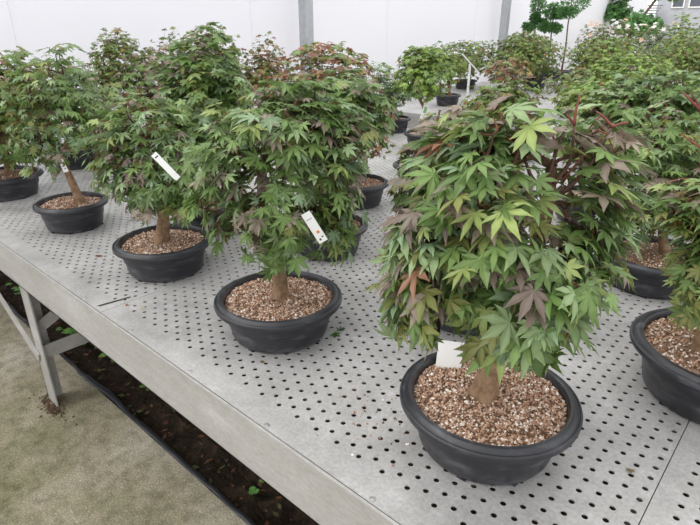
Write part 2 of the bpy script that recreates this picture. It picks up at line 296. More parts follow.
TREES = [
 {'name': 'a', 'c': [0.293, 0.182], 'R': 0.153, 'h': 0.1, 'trunk': [[0.286, 0.176, 0.775], [0.297, 0.185, 0.848], [0.317, 0.204, 0.959], [0.331, 0.216, 1.083], [0.33, 0.215, 1.158]], 'crowns': [[0.238, 0.052, 1.013, 0.061, 0.055, 0.116], [0.288, 0.083, 1.103, 0.088, 0.079, 0.115], [0.36, 0.121, 0.998, 0.101, 0.091, 0.113], [0.391, 0.23, 1.039, 0.065, 0.058, 0.123], [0.222, 0.118, 1.16, 0.049, 0.044, 0.075], [0.282, 0.145, 1.187, 0.082, 0.074, 0.072], [0.374, 0.255, 1.154, 0.068, 0.061, 0.091], [0.23, 0.058, 0.974, 0.068, 0.061, 0.088]], 'leaf': 0.04, 'n': 500, 'pal': 'main', 'lod': 0, 'label': 'foremost and largest potted maple, with a thick bare trunk rising from pinkish gravel', 'shoots': [[[[0.049, 0.017, 0.474], [0.063, 0.029, 0.51], [0.061, 0.028, 0.557]], 0.0034, (98, 70, 60)], [[[0.061, 0.028, 0.557], [0.06, 0.028, 0.577], [0.062, 0.029, 0.596]], 0.0024, (128, 70, 62)], [[[0.061, 0.028, 0.559], [0.052, 0.02, 0.571]], 0.0022, (128, 70, 62)], [[[0.058, 0.025, 0.46], [0.08, 0.045, 0.493], [0.091, 0.055, 0.526], [0.099, 0.063, 0.555]], 0.0036, (98, 70, 60)], [[[0.099, 0.063, 0.555], [0.089, 0.053, 0.568], [0.081, 0.046, 0.575]], 0.0022, (128, 70, 62)], [[[0.099, 0.063, 0.555], [0.107, 0.069, 0.559], [0.115, 0.077, 0.561]], 0.0022, (128, 70, 62)], [[[0.058, 0.025, 0.481], [0.073, 0.039, 0.51], [0.09, 0.054, 0.539]], 0.0022, (128, 70, 62)], [[[0.043, 0.012, 0.481], [0.047, 0.016, 0.526], [0.055, 0.022, 0.559]], 0.0035, (98, 70, 60)], [[[0.047, 0.016, 0.526], [0.041, 0.01, 0.544]], 0.0025, (128, 70, 62)], [[[0.043, 0.011, 0.467], [0.026, -0.003, 0.484], [0.016, -0.012, 0.51]], 0.004, (98, 70, 60)]]},
 {'name': 'b', 'c': [-0.265, 0.191], 'R': 0.151, 'h': 0.1, 'trunk': [[-0.262, 0.194, 0.769], [-0.264, 0.192, 0.841], [-0.281, 0.177, 0.955], [-0.279, 0.178, 1.057], [-0.255, 0.2, 1.141]], 'crowns': [[-0.304, 0.102, 1.04, 0.091, 0.082, 0.155], [-0.197, 0.144, 0.969, 0.088, 0.079, 0.109], [-0.146, 0.258, 0.999, 0.071, 0.064, 0.11], [-0.221, 0.163, 1.129, 0.116, 0.104, 0.11], [-0.153, 0.265, 1.122, 0.087, 0.078, 0.102], [-0.215, 0.236, 1.178, 0.103, 0.093, 0.078], [-0.135, 0.241, 0.933, 0.057, 0.051, 0.071], [-0.244, 0.156, 0.896, 0.068, 0.061, 0.07]], 'leaf': 0.034, 'n': 537, 'pal': 'green', 'lod': 0, 'label': 'middle front-row potted maple with a white tag hanging on its right side'},
 {'name': 'c', 'c': [-0.798, 0.201], 'R': 0.143, 'h': 0.1, 'trunk': [[-0.803, 0.196, 0.767], [-0.789, 0.209, 0.842], [-0.798, 0.201, 0.981], [-0.79, 0.208, 1.105]], 'crowns': [[-0.828, 0.134, 0.988, 0.115, 0.103, 0.14], [-0.705, 0.218, 0.982, 0.109, 0.098, 0.136], [-0.785, 0.185, 1.099, 0.128, 0.115, 0.112], [-0.747, 0.207, 0.924, 0.129, 0.116, 0.105]], 'leaf': 0.033, 'n': 375, 'pal': 'green', 'lod': 0, 'label': 'potted maple in the front row between the thin leaning-trunk maple and the middle one'},
 {'name': 'd', 'c': [-1.398, 0.182], 'R': 0.126, 'h': 0.1, 'trunk': [[-1.372, 0.205, 0.797], [-1.392, 0.188, 0.878], [-1.408, 0.173, 0.959], [-1.414, 0.168, 1.078]], 'crowns': [[-1.423, 0.159, 1.095, 0.136, 0.122, 0.153], [-1.298, 0.272, 1.045, 0.146, 0.131, 0.155], [-1.366, 0.211, 1.175, 0.142, 0.128, 0.133], [-1.407, 0.133, 0.965, 0.112, 0.101, 0.121]], 'leaf': 0.03, 'n': 375, 'pal': 'green', 'lod': 0, 'label': 'potted maple with a slanting trunk carrying a small white tag, in front left'},
 {'name': 'e', 'c': [-2.02, 0.16], 'R': 0.15, 'h': 0.1, 'trunk': [[-2.009, 0.17, 0.815], [-1.991, 0.186, 0.942], [-1.974, 0.201, 1.063]], 'crowns': [[-1.994, 0.183, 1.023, 0.231, 0.208, 0.248], [-1.937, 0.235, 1.117, 0.199, 0.179, 0.178]], 'leaf': 0.028, 'n': 480, 'pal': 'olive', 'lod': 1, 'label': 'potted maple cut off by the left edge of the photo'},
 {'name': 'f', 'c': [0.572, 0.605], 'R': 0.17, 'h': 0.115, 'trunk': [[0.53, 0.567, 0.827], [0.525, 0.563, 0.895], [0.515, 0.553, 0.975]], 'crowns': [[0.538, 0.534, 0.917, 0.079, 0.071, 0.094], [0.544, 0.58, 0.984, 0.106, 0.096, 0.136], [0.481, 0.523, 1.04, 0.078, 0.07, 0.069]], 'leaf': 0.031, 'n': 412, 'pal': 'olive', 'lod': 0, 'label': 'potted maple nearest the right edge, its black pot cut off by the photo edge', 'shoots': [[[[-0.067, -0.06, 0.334], [-0.107, -0.096, 0.493], [-0.125, -0.113, 0.557], [-0.142, -0.128, 0.584]], 0.003, (106, 68, 60)], [[[-0.125, -0.113, 0.557], [-0.151, -0.136, 0.584]], 0.0024, (138, 70, 60)], [[[-0.108, -0.097, 0.493], [-0.125, -0.113, 0.506], [-0.142, -0.128, 0.52]], 0.002, (140, 76, 62)]]},
 {'name': 'g', 'c': [0.321, 1.074], 'R': 0.15, 'h': 0.1, 'trunk': [[0.346, 1.096, 0.748], [0.324, 1.076, 0.838], [0.314, 1.067, 0.964]], 'crowns': [[0.276, 1.033, 0.919, 0.121, 0.109, 0.141], [0.359, 1.108, 0.958, 0.133, 0.12, 0.169], [0.27, 1.028, 1.044, 0.124, 0.111, 0.131]], 'leaf': 0.031, 'n': 475, 'pal': 'green', 'lod': 0, 'label': 'potted maple behind the right-hand corner one, spreading bright green leaves over a broad black pot'},
 {'name': 'h', 'c': [0.03, 0.56], 'R': 0.15, 'h': 0.1, 'trunk': [[0.005, 0.537, 0.759], [0.006, 0.538, 0.891], [0.012, 0.544, 1.014]], 'crowns': [[-0.052, 0.486, 1.002, 0.093, 0.083, 0.13], [0.003, 0.536, 1.078, 0.124, 0.112, 0.107], [0.055, 0.582, 0.954, 0.118, 0.106, 0.131]], 'leaf': 0.028, 'n': 416, 'pal': 'purple', 'lod': 1, 'label': 'potted maple hidden close behind the foremost one, its dark pot glimpsed between leaves'},
 {'name': 'i', 'c': [-0.533, 0.635], 'R': 0.13, 'h': 0.1, 'trunk': [[-0.528, 0.64, 0.76], [-0.531, 0.637, 0.899], [-0.536, 0.632, 1.023]], 'crowns': [[-0.552, 0.618, 0.993, 0.147, 0.132, 0.154], [-0.485, 0.678, 1.112, 0.141, 0.127, 0.119]], 'leaf': 0.028, 'n': 384, 'pal': 'green', 'lod': 1, 'label': 'potted maple right behind the middle front one, its pot rim peeking out beyond'},
 {'name': 'j', 'c': [-1.03, 0.5], 'R': 0.14, 'h': 0.1, 'trunk': [[-1.027, 0.503, 0.744], [-1.016, 0.512, 0.909], [-1.004, 0.524, 1.096], [-0.992, 0.534, 1.176]], 'crowns': [[-1.001, 0.526, 1.071, 0.187, 0.168, 0.196], [-0.99, 0.536, 1.211, 0.132, 0.118, 0.135], [-1.067, 0.467, 0.97, 0.113, 0.101, 0.149]], 'leaf': 0.028, 'n': 672, 'pal': 'green', 'lod': 1, 'label': 'tall potted maple with a straight dark trunk behind the gap between two front row pots'},
 {'name': 'k', 'c': [-2.35, 0.6], 'R': 0.14, 'h': 0.1, 'trunk': [[-2.401, 0.554, 0.743], [-2.346, 0.603, 0.897], [-2.29, 0.654, 1.021]], 'crowns': [[-2.331, 0.617, 0.997, 0.203, 0.183, 0.203], [-2.181, 0.753, 0.922, 0.192, 0.173, 0.18]], 'leaf': 0.028, 'n': 288, 'pal': 'green', 'lod': 1, 'label': 'potted maple behind the slanting trunk, its black pot showing past it'},
 {'name': 'l', 'c': [-0.806, 1.09], 'R': 0.13, 'h': 0.1, 'trunk': [[-0.813, 1.084, 0.781], [-0.828, 1.07, 0.923], [-0.857, 1.044, 1.04]], 'crowns': [[-0.895, 1.01, 1.157, 0.197, 0.177, 0.139], [-0.959, 0.952, 1.04, 0.137, 0.123, 0.157], [-0.784, 1.109, 1.001, 0.138, 0.124, 0.158]], 'leaf': 0.02, 'n': 832, 'pal': 'red', 'lod': 1, 'label': 'potted maple with a rusty red crown in front of the left steel post'},
 {'name': 'm', 'c': [-2.347, 1.051], 'R': 0.13, 'h': 0.1, 'trunk': [[-2.359, 1.041, 0.8], [-2.333, 1.064, 0.956], [-2.33, 1.067, 1.064]], 'crowns': [[-2.347, 1.051, 0.997, 0.24, 0.216, 0.183], [-2.284, 1.109, 1.104, 0.222, 0.2, 0.153]], 'leaf': 0.022, 'n': 416, 'pal': 'purple', 'lod': 1, 'label': 'potted maple whose rim shows behind the second potted maple from the front row left'},
 {'name': 'n', 'c': [-2.799, 1.44], 'R': 0.14, 'h': 0.1, 'trunk': [[-2.813, 1.427, 0.787], [-2.762, 1.473, 0.949], [-2.73, 1.502, 1.137]], 'crowns': [[-2.648, 1.575, 1.122, 0.36, 0.324, 0.212], [-2.559, 1.656, 1.186, 0.211, 0.19, 0.182]], 'leaf': 0.018, 'n': 672, 'pal': 'olive', 'lod': 1, 'label': 'potted maple at the back with a wide loose crown against the white wall'},
 {'name': 'o', 'c': [-2.75, 0.95], 'R': 0.13, 'h': 0.1, 'trunk': [[-2.72, 0.977, 0.863], [-2.699, 0.996, 1.019], [-2.697, 0.998, 1.131]], 'crowns': [[-2.634, 1.055, 1.147, 0.181, 0.163, 0.164], [-2.629, 1.059, 1.237, 0.13, 0.117, 0.084], [-2.701, 0.994, 1.019, 0.134, 0.12, 0.149]], 'leaf': 0.018, 'n': 528, 'pal': 'olive', 'lod': 1, 'label': 'potted maple with an upright dense crown against the white wall at the left'},
 {'name': 'p', 'c': [-2.35, 1.75], 'R': 0.13, 'h': 0.1, 'trunk': [[-2.282, 1.812, 0.842], [-2.275, 1.818, 0.988], [-2.269, 1.823, 1.111]], 'crowns': [[-2.262, 1.829, 1.101, 0.184, 0.165, 0.184], [-2.272, 1.82, 0.988, 0.245, 0.22, 0.163]], 'leaf': 0.02, 'n': 576, 'pal': 'red', 'lod': 1, 'label': 'small-leaved reddish potted maple left of the left steel post'},
 {'name': 'q', 'c': [-0.02, 1.52], 'R': 0.14, 'h': 0.1, 'trunk': [[0.018, 1.554, 0.757], [0.007, 1.545, 0.89], [0.003, 1.541, 0.999]], 'crowns': [[-0.009, 1.53, 0.99, 0.162, 0.146, 0.171], [0.058, 1.591, 1.068, 0.159, 0.143, 0.141]], 'leaf': 0.026, 'n': 480, 'pal': 'green', 'lod': 1, 'label': 'potted maple with its pot rim glimpsed under red shoots in the middle right'},
 {'name': 'r', 'c': [0.324, 1.75], 'R': 0.14, 'h': 0.1, 'trunk': [[0.324, 1.75, 0.812], [0.289, 1.718, 0.939], [0.248, 1.681, 1.043]], 'crowns': [[0.263, 1.695, 0.966, 0.211, 0.19, 0.166], [0.178, 1.618, 1.076, 0.154, 0.139, 0.137]], 'leaf': 0.026, 'n': 528, 'pal': 'green', 'lod': 1, 'label': 'potted maple at the right edge behind two others, with pale green leaves'},
 {'name': 's', 'c': [-0.78, 1.52], 'R': 0.14, 'h': 0.1, 'trunk': [[-0.755, 1.542, 0.75], [-0.745, 1.551, 0.91], [-0.733, 1.562, 0.998]], 'crowns': [[-0.696, 1.595, 0.838, 0.167, 0.15, 0.155]], 'leaf': 0.024, 'n': 272, 'pal': 'olive', 'lod': 1, 'label': 'low potted maple behind the hidden-pot maple, beside the bare strip of bench'},
 {'name': 't', 'c': [-1.724, 2.527], 'R': 0.115, 'h': 0.1, 'trunk': [[-1.726, 2.525, 0.753], [-1.719, 2.532, 0.874], [-1.726, 2.525, 0.973]], 'crowns': [[-1.796, 2.462, 0.917, 0.199, 0.179, 0.216], [-1.734, 2.518, 0.956, 0.126, 0.113, 0.119]], 'leaf': 0.026, 'n': 240, 'pal': 'blue', 'lod': 1, 'label': 'grey-green potted maple with a small round black pot at the back of the near bench'},
 {'name': 'u', 'c': [-1.236, 2.184], 'R': 0.12, 'h': 0.1, 'trunk': [[-1.237, 2.183, 0.772], [-1.241, 2.179, 0.888], [-1.271, 2.153, 0.972], [-1.292, 2.134, 1.083]], 'crowns': [[-1.258, 2.164, 1.083, 0.172, 0.155, 0.155], [-1.259, 2.163, 1.166, 0.128, 0.115, 0.088]], 'leaf': 0.022, 'n': 480, 'pal': 'bright', 'lod': 1, 'label': 'fresh green double-trunked potted maple holding a white printed tag'},
 {'name': 'v', 'c': [-0.72, 2.32], 'R': 0.14, 'h': 0.1, 'trunk': [[-0.703, 2.336, 0.803], [-0.734, 2.307, 0.921], [-0.761, 2.283, 1.0]], 'crowns': [[-0.845, 2.207, 0.921, 0.177, 0.159, 0.136], [-0.749, 2.294, 0.979, 0.176, 0.158, 0.113]], 'leaf': 0.024, 'n': 384, 'pal': 'olive', 'lod': 1, 'label': 'potted maple in the middle distance just behind the top of the foremost one'},
 {'name': 'w', 'c': [-0.25, 2.35], 'R': 0.14, 'h': 0.1, 'trunk': [[-0.25, 2.35, 0.79], [-0.285, 2.318, 0.914], [-0.317, 2.29, 1.009]], 'crowns': [[-0.334, 2.274, 1.002, 0.171, 0.154, 0.114], [-0.245, 2.355, 0.95, 0.185, 0.166, 0.135]], 'leaf': 0.024, 'n': 384, 'pal': 'bright', 'lod': 1, 'label': 'potted maple in the middle distance left of the rightmost bushes, with yellow-green leaves'},
 {'name': 'x', 'c': [-2.2, 3.95], 'R': 0.125, 'h': 0.1, 'trunk': [[-2.184, 3.964, 0.753], [-2.205, 3.946, 0.885], [-2.198, 3.951, 1.015]], 'crowns': [[-2.203, 3.947, 0.981, 0.173, 0.156, 0.174], [-2.269, 3.888, 1.079, 0.136, 0.122, 0.159]], 'leaf': 0.022, 'n': 272, 'pal': 'bright', 'lod': 1, 'label': 'potted maple with a reddish foot standing first on the second bench'},
 {'name': 'y', 'c': [-2.85, 5.35], 'R': 0.14, 'h': 0.1, 'trunk': [[-2.802, 5.393, 0.757], [-2.813, 5.383, 0.924], [-2.829, 5.369, 1.033]], 'crowns': [[-2.861, 5.341, 0.989, 0.395, 0.356, 0.22]], 'leaf': 0.02, 'n': 858, 'pal': 'dense', 'lod': 1, 'label': 'small-leaved round potted tree behind the white stake sign'},
 {'name': 'z', 'c': [-2.2, 5.8], 'R': 0.15, 'h': 0.12, 'trunk': [[-2.174, 5.823, 0.788], [-2.201, 5.799, 0.962], [-2.229, 5.774, 1.069]], 'crowns': [[-2.298, 5.712, 1.037, 0.439, 0.396, 0.239], [-2.312, 5.699, 1.138, 0.295, 0.265, 0.164]], 'leaf': 0.02, 'n': 1690, 'pal': 'dense', 'lod': 1, 'label': 'broad domed small-leaved potted tree below the right steel post'},
 {'name': 'za', 'c': [-1.57, 3.885], 'R': 0.13, 'h': 0.1, 'trunk': [[-1.57, 3.885, 0.846], [-1.587, 3.87, 0.966], [-1.606, 3.853, 1.044]], 'crowns': [[-1.581, 3.875, 1.005, 0.22, 0.198, 0.116]], 'leaf': 0.026, 'n': 144, 'pal': 'red', 'lod': 1, 'label': 'thin potted maple with red shoots in front of the broad domed tree'},
 {'name': 'zb', 'c': [-1.25, 5.6], 'R': 0.15, 'h': 0.12, 'trunk': [[-1.27, 5.582, 0.785], [-1.291, 5.563, 0.931], [-1.305, 5.551, 1.026]], 'crowns': [[-1.349, 5.511, 1.045, 0.388, 0.349, 0.221]], 'leaf': 0.02, 'n': 1456, 'pal': 'dense', 'lod': 1, 'label': 'domed green potted tree just right of the one below the steel post'},
 {'name': 'zc', 'c': [-0.74, 4.43], 'R': 0.15, 'h': 0.12, 'trunk': [[-0.739, 4.431, 0.799], [-0.767, 4.406, 0.901], [-0.779, 4.395, 0.978]], 'crowns': [[-0.78, 4.394, 0.985, 0.339, 0.305, 0.177]], 'leaf': 0.02, 'n': 1248, 'pal': 'bright', 'lod': 1, 'label': 'lower lime-green domed potted tree in front of two taller domes'},
 {'name': 'zd', 'c': [-0.62, 5.5], 'R': 0.16, 'h': 0.12, 'trunk': [[-0.594, 5.524, 0.806], [-0.644, 5.479, 0.966], [-0.674, 5.452, 1.053]], 'crowns': [[-0.595, 5.523, 1.053, 0.402, 0.362, 0.277], [-0.351, 5.742, 0.988, 0.325, 0.292, 0.255]], 'leaf': 0.018, 'n': 1976, 'pal': 'dense', 'lod': 1, 'label': 'tall domed potted tree at the right edge of the photo in the far rows'},
 {'name': 'ze', 'c': [-1.05, 4.02], 'R': 0.13, 'h': 0.1, 'trunk': [[-1.05, 4.02, 0.81], [-1.063, 4.008, 0.91], [-1.072, 4.0, 0.985]], 'crowns': [[-1.065, 4.007, 0.925, 0.239, 0.215, 0.118]], 'leaf': 0.022, 'n': 256, 'pal': 'olive', 'lod': 1, 'label': 'low potted maple under the two domed trees, showing orange tints'},
]

# ================================================================ plants
def leaf_template(lod, droop, seed, narrow=1.):
    rs = np.random.RandomState(seed)
    if lod == 0:
        angs = np.radians([0, 40, -40, 82, -82, 128, -128]); lens = np.array([1, .88, .88, .62, .62, .3, .3])
    else:
        angs = np.radians([0, 48, -48, 100, -100]); lens = np.array([1, .86, .86, .55, .55])
    angs = angs + rs.randn(len(angs))*.05; lens = lens*(1+rs.randn(len(lens))*.06)
    V = [(0, 0, 0)]; F3 = []; F4 = []; rib = [1.]
    for a, L in zip(angs, lens):
        d = np.array([math.sin(a), math.cos(a)]); s = np.array([d[1], -d[0]]); wd = .155*narrow*(1 if L > .4 else .8)
        k = len(V)
        if lod == 0:
            for (t, w, rb, z) in [(.26, .10, 0, .0), (.26, -.10, 0, .0), (.55, wd, 0, .02), (.55, -wd, 0, .02), (.52, 0, 1, -.022), (.80, wd*.42, 0, .012), (.80, -wd*.42, 0, .012), (1.0, 0, .4, 0)]:
                p = d*t*L + s*w*L**.5; V.append((p[0], p[1], z)); rib.append(rb)
            F4 += [(0, k, k+2, k+4), (0, k+4, k+3, k+1), (k+4, k+2, k+5, k+7), (k+4, k+7, k+6, k+3)]
        else:
            for (t, w, rb) in [(.5, wd*1.45, .2), (.5, -wd*1.45, .2), (1.0, 0, .2)]:
                p = d*t*L + s*w*L**.5; V.append((p[0], p[1], 0)); rib.append(rb)
            F4 += [(0, k, k+2, k+1)]
    V = np.array(V); r = np.hypot(V[:,0], V[:,1]); V[:,2] += -droop*r**2 + .05*np.sin(V[:,0]*5+seed)
    return V, np.array(F4), np.array(rib)
TPL = {0: [leaf_template(0, d, s, nw) for s, (d, nw) in enumerate([(.18, 1), (.35, .9), (.5, 1.05), (.08, .95), (.28, .8)])],
       1: [leaf_template(1, d, s) for s, d in enumerate([.2, .4, .1])]}
G1 = srgb(108,132,74); G2 = srgb(92,116,62); G3 = srgb(128,148,104); BG = srgb(120,142,108); YG = srgb(134,148,86); LM = srgb(130,156,74)
PU = srgb(136,124,110); PB = srgb(114,100,90); RD = srgb(134,96,76); OR = srgb(144,116,74); OL = srgb(114,118,64); DG = srgb(60,92,46)
PAL = {'main': [(G1,5),(G2,4),(G3,5),(YG,1.6),(PU,2.2),(PB,1.3),(RD,.12),(OL,1.5),(BG,1.5)], 'green': [(G1,5),(G2,5),(G3,4),(BG,2),(YG,1.5),(PU,1.3),(PB,.8),(OL,1)],
       'olive': [(OL,5),(G1,4),(G2,2),(YG,2),(OR,.5),(PU,.8),(RD,.15)], 'purple': [(PU,4),(PB,2),(G2,2),(G1,2),(OL,2),(RD,.2)],
       'red': [(RD,3),(OR,3),(OL,3),(G1,3),(PU,1.5),(YG,1)], 'bright': [(LM,5),(YG,2),(G1,4),(G2,1),(OL,1),(OR,.4)],
       'dense': [(OL,6),(G1,3),(G2,2),(LM,3),(OR,.8)], 'lime': [(LM,5),(YG,4),(G3,2)], 'bg2': [(srgb(96,142,80),5),(srgb(118,160,96),4),(srgb(80,122,70),3)],
       'blue': [(BG,5),(G3,3),(G1,2),(PU,1)]}

SM = {}
def shoot_mat(c):
    if c not in SM: SM[c] = noise_mat('young_bark', [(.35, tuple(.75*v for v in srgb(*c)[:3])+(1,)), (.65, srgb(*c))], 60, 4, .6)
    return SM[c]
def unit(a): return a/(np.linalg.norm(a, axis=-1, keepdims=True)+1e-9)
def build_leaves(name, P, N, D, size, colr, lod, m, parent, rs):
    """P positions, N normals, D pointing directions"""
    D = unit(D - N*(D*N).sum(1, keepdims=True)); X = np.cross(D, N); which = rs.randint(0, len(TPL[lod]), len(P))
    VV = []; FF = []; CC = []; base = 0
    for k, (tv, tf, rib) in enumerate(TPL[lod]):
        s = np.where(which == k)[0]
        if not len(s): continue
        sz = size[s][:, None, None]
        v = P[s][:, None] + sz*(tv[None,:,0:1]*X[s][:,None] + tv[None,:,1:2]*D[s][:,None] + tv[None,:,2:3]*N[s][:,None])
        n = len(tv); VV.append(v.reshape(-1, 3)); FF.append((tf[None] + base + (np.arange(len(s))*n)[:,None,None]).reshape(-1, 4)); base += len(s)*n
        c = colr[s][:, None, :]*(1+.28*rib[None,:,None]); c[..., 3] = 1; CC.append(c.reshape(-1, 4))
    return mesh(name, np.concatenate(VV), [np.concatenate(FF)], m, parent, col=np.concatenate(CC))

def catmull(pts, per=6):
    pts = [np.array(p, float) for p in pts]; P = [2*pts[0]-pts[1]] + pts + [2*pts[-1]-pts[-2]]; out = []
    for i in range(1, len(P)-2):
        for k in range(per):
            t = k/per; a, b, c, d = P[i-1], P[i], P[i+1], P[i+2]
            out.append(.5*((2*b)+(c-a)*t+(2*a-5*b+4*c-d)*t*t+(3*b-a-3*c+d)*t**3))
    out.append(pts[-1]); return out

def grow(parent, trunk, blobs, n, leaf, pal, lod, r0, rs, shoots=(), part='foliage', zmin=.075):
    """trunk, branches and twigs as one mesh, foliage as another; coordinates local to parent"""
    pts = catmull(trunk); nodes = [p for p in pts]; par = [-1]+list(range(len(pts)-1)); ntr = len(pts)
    bl = np.array(blobs); vol = bl[:,3]*bl[:,4]*bl[:,5]; which = rs.choice(len(bl), n, p=vol**.8/(vol**.8).sum())
    d = unit(rs.randn(n, 3)); u = rs.rand(n)**.42*np.where(rs.rand(n) < .12, 1.2, 1.); A = bl[which,:3] + d*u[:,None]*bl[which,3:6]; A[:,2] = np.where(A[:,2] < zmin, zmin+rs.rand(n)*.04, A[:,2])
    axis = np.array(pts); base = pts[0]
    d0 = np.array([np.min(np.linalg.norm(axis[ntr//3:]-a, axis=1)) for a in A]); order = np.argsort(d0)
    tips = []; tb_ = []
    N = np.zeros((n*3+ntr+10, 3)); N[:ntr] = axis; cnt = ntr; parl = list(par)
    minz = axis[0][2] + .25*(axis[-1][2]-axis[0][2])
    for i in order:
        a = A[i]; q = N[:cnt]; dd = np.linalg.norm(q-a, axis=1); pen = dd + .8*np.maximum(q[:,2]-a[2]-.02, 0) + .25*np.maximum(minz-q[:,2], 0)*4
        j = int(np.argmin(pen)); b = N[j]; L = np.linalg.norm(a-b); 
        if L > .03:
            mid1 = b+(a-b)*.34+np.array([0,0,.10*L])+rs.randn(3)*.04*L; mid2 = b+(a-b)*.68+np.array([0,0,.10*L])+rs.randn(3)*.04*L
            N[cnt] = mid1; parl.append(j); N[cnt+1] = mid2; parl.append(cnt); N[cnt+2] = a; parl.append(cnt+1); cnt += 3
        else: N[cnt] = a; parl.append(j); cnt += 1
        tips.append(cnt-1); tb_.append(which[i])
    N = N[:cnt]; par = np.array(parl); load = np.zeros(cnt); load[tips] = 1
    for k in range(cnt-1, 0, -1): load[par[k]] += load[k]
    tw = .0009 if lod == 0 else (.0004 if pal == 'dense' else .0005 if leaf < .021 else .0007)
    R = tw*np.maximum(load, 1)**.42
    # trunk radii tapered to the given base radius, flaring at the root
    s = np.linspace(0, 1, ntr); R[:ntr] = np.maximum(R[:ntr], r0*(1-.62*s)); R[:ntr] *= 1+.38*np.exp(-s*9)
    V = []; F = []; K = []
    old = np.array(srgb(150,122,96)); mid = np.array(srgb(88,62,50)); young = np.array(srgb(120,70,56))
    def seg(i0, i1, ra, rb, sides):
        a, b = N[i0], N[i1]; dr = unit(b-a); u_ = unit(np.cross(dr, (0.3,.9,.1))); v_ = np.cross(dr, u_); k0 = len(V)
        for p, r in ((a, ra), (b, rb)):
            for q in range(sides):
                an = 2*math.pi*q/sides; V.append(p+r*(math.cos(an)*u_+math.sin(an)*v_))
                t = min(1, r/.012); c = mid*(1-t)+old*t if r > .0028 else (young if r < .0014 and pal != 'dense' else mid); K.append(c)
        for q in range(sides): F.append((k0+q, k0+(q+1) % sides, k0+sides+(q+1) % sides, k0+sides+q))
    # continuous trunk tube
    ts = 14 if lod == 0 else 8; k0 = 0
    for i in range(ntr):
        dr = unit(N[min(i+1,ntr-1)]-N[max(i-1,0)]); u_ = unit(np.cross(dr, (0.3,.9,.1))); v_ = np.cross(dr, u_)
        for q in range(ts):
            an = 2*math.pi*q/ts; r = R[i]*(1+.10*math.sin(3*an+i*.5)+.05*rs.randn()); V.append(N[i]+r*(math.cos(an)*u_+math.sin(an)*v_)); t = min(1, R[i]/.010); K.append(mid*(1-t)+old*t)
    for i in range(ntr-1):
        for q in range(ts): F.append((i*ts+q, i*ts+(q+1) % ts, (i+1)*ts+(q+1) % ts, (i+1)*ts+q))
    sides = 5 if lod == 0 else 3
    for k in range(ntr, cnt):
        j = par[k]; rj = R[k] if j < ntr else min(R[j], R[k]*1.5); seg(j, k, rj, R[k], sides)
    for sh in shoots:       # bare red shoots that stand clear of the leaves
        sp = catmull(sh[0], 3); m_ = len(sp); MB().tube(sp, [sh[1]*(1-.6*i/m_) for i in range(m_)], 7).build('shoot', shoot_mat(sh[2]), parent, True)
    # leaves: a pair and a terminal at every twig tip
    LP = []; LN = []; LD = []; LS = []; LC = []
    P_ = PAL[pal]; wts = np.array([x[1] for x in P_]); wts = wts/wts.sum(); pc = np.array([x[0] for x in P_])
    cen = np.array([axis[-1][0], axis[-1][1], bl[:,2].mean()-.1*0])
    centre = np.average(bl[:,:3], axis=0, weights=vol)
    pp_ = PAL['purple']; w2 = np.array([x[1] for x in pp_]); w2 = w2/w2.sum(); pc2 = np.array([x[0] for x in pp_])
    for t, bi in zip(tips, tb_):
        a = N[t]; dr = unit(a-N[par[t]]); out = unit(a-np.array([centre[0], centre[1], centre[2]-.06])); outh = unit(np.array([out[0], out[1], 0]))
        cbase = pc2[rs.choice(len(pp_), p=w2)] if pal == 'main' and bi in (3, 6) and rs.rand() < .42 else pc[rs.choice(len(P_), p=wts)]; m = rs.choice([2, 2, 3, 3] if lod == 0 else [3, 3, 4]); phi = rs.rand()*6.28
        for k in range(m):
            if k >= 2: hd = dr+rs.randn(3)*.3
            else:
                an = phi+math.pi*k+rs.randn()*.3; hd = np.array([math.cos(an), math.sin(an), 0])*.9+outh*.6+rs.randn(3)*.15
            hd = unit(hd); pl = leaf*(.35+.45*rs.rand()); p = a + unit(hd+np.array([0,0,.25]))*pl
            n_ = unit(np.array([0,0,.75])+out*.75+rs.randn(3)*.36); dd = hd+outh*.35+np.array([0,0,-.45-.45*rs.rand()])
            LP.append(p); LN.append(n_); LD.append(dd); LS.append(leaf*((.6+.65*rs.rand()) if lod == 0 else (.9+.6*rs.rand())))
            c = cbase if rs.rand() < .7 else pc[rs.choice(len(P_), p=wts)]; LC.append(np.array(c)*(.85+.5*rs.rand()))
            # petiole
            if lod == 0:
                q0 = len(V); sd_ = unit(np.cross(p-a, (0,0,1)))*.0005
                V.extend([a-sd_, a+sd_, p+sd_, p-sd_]); K.extend([young]*4); F.append((q0, q0+1, q0+2, q0+3))
    build_leaves(part, np.array(LP), np.array(LN), np.array(LD), np.array(LS), np.array(LC), lod, M['leaf'], parent, rs)
    F4 = np.array(F); mesh('trunk', np.array(V), [F4], M['bark'], parent, smooth=True, col=np.array(K))

def pot(parent, R, h, near=True):
    n = 72 if near else 32
    prof = [(.70*R, .002), (.735*R, .005), (.76*R, .012), (.80*R, h*.4), (.845*R, h-.019), (.86*R, h-.0165), (.975*R, h-.0185), (.995*R, h-.0165), (1.0*R, h-.011), (.992*R, h-.0075), (.975*R, h-.006), (.965*R, h-.0075), (.95*R, h-.007),
            (.915*R, h-.001), (.90*R, h), (.868*R, h), (.855*R, h-.003), (.845*R, h-.012), (.83*R, h-.05), (.80*R, h-.055)]
    b = MB().lathe(prof, n)
    if near:
        for k in range(8):
            a = k*math.pi/4+.2; x, y = .68*R*math.cos(a), .68*R*math.sin(a); b.box(x-.008, x+.008, y-.008, y+.008, 0, .0035)
    else: b.box(-.4*R, .4*R, -.4*R, .4*R, 0, .0035)
    return b.build('pot', M['pot'], parent, smooth=.5)

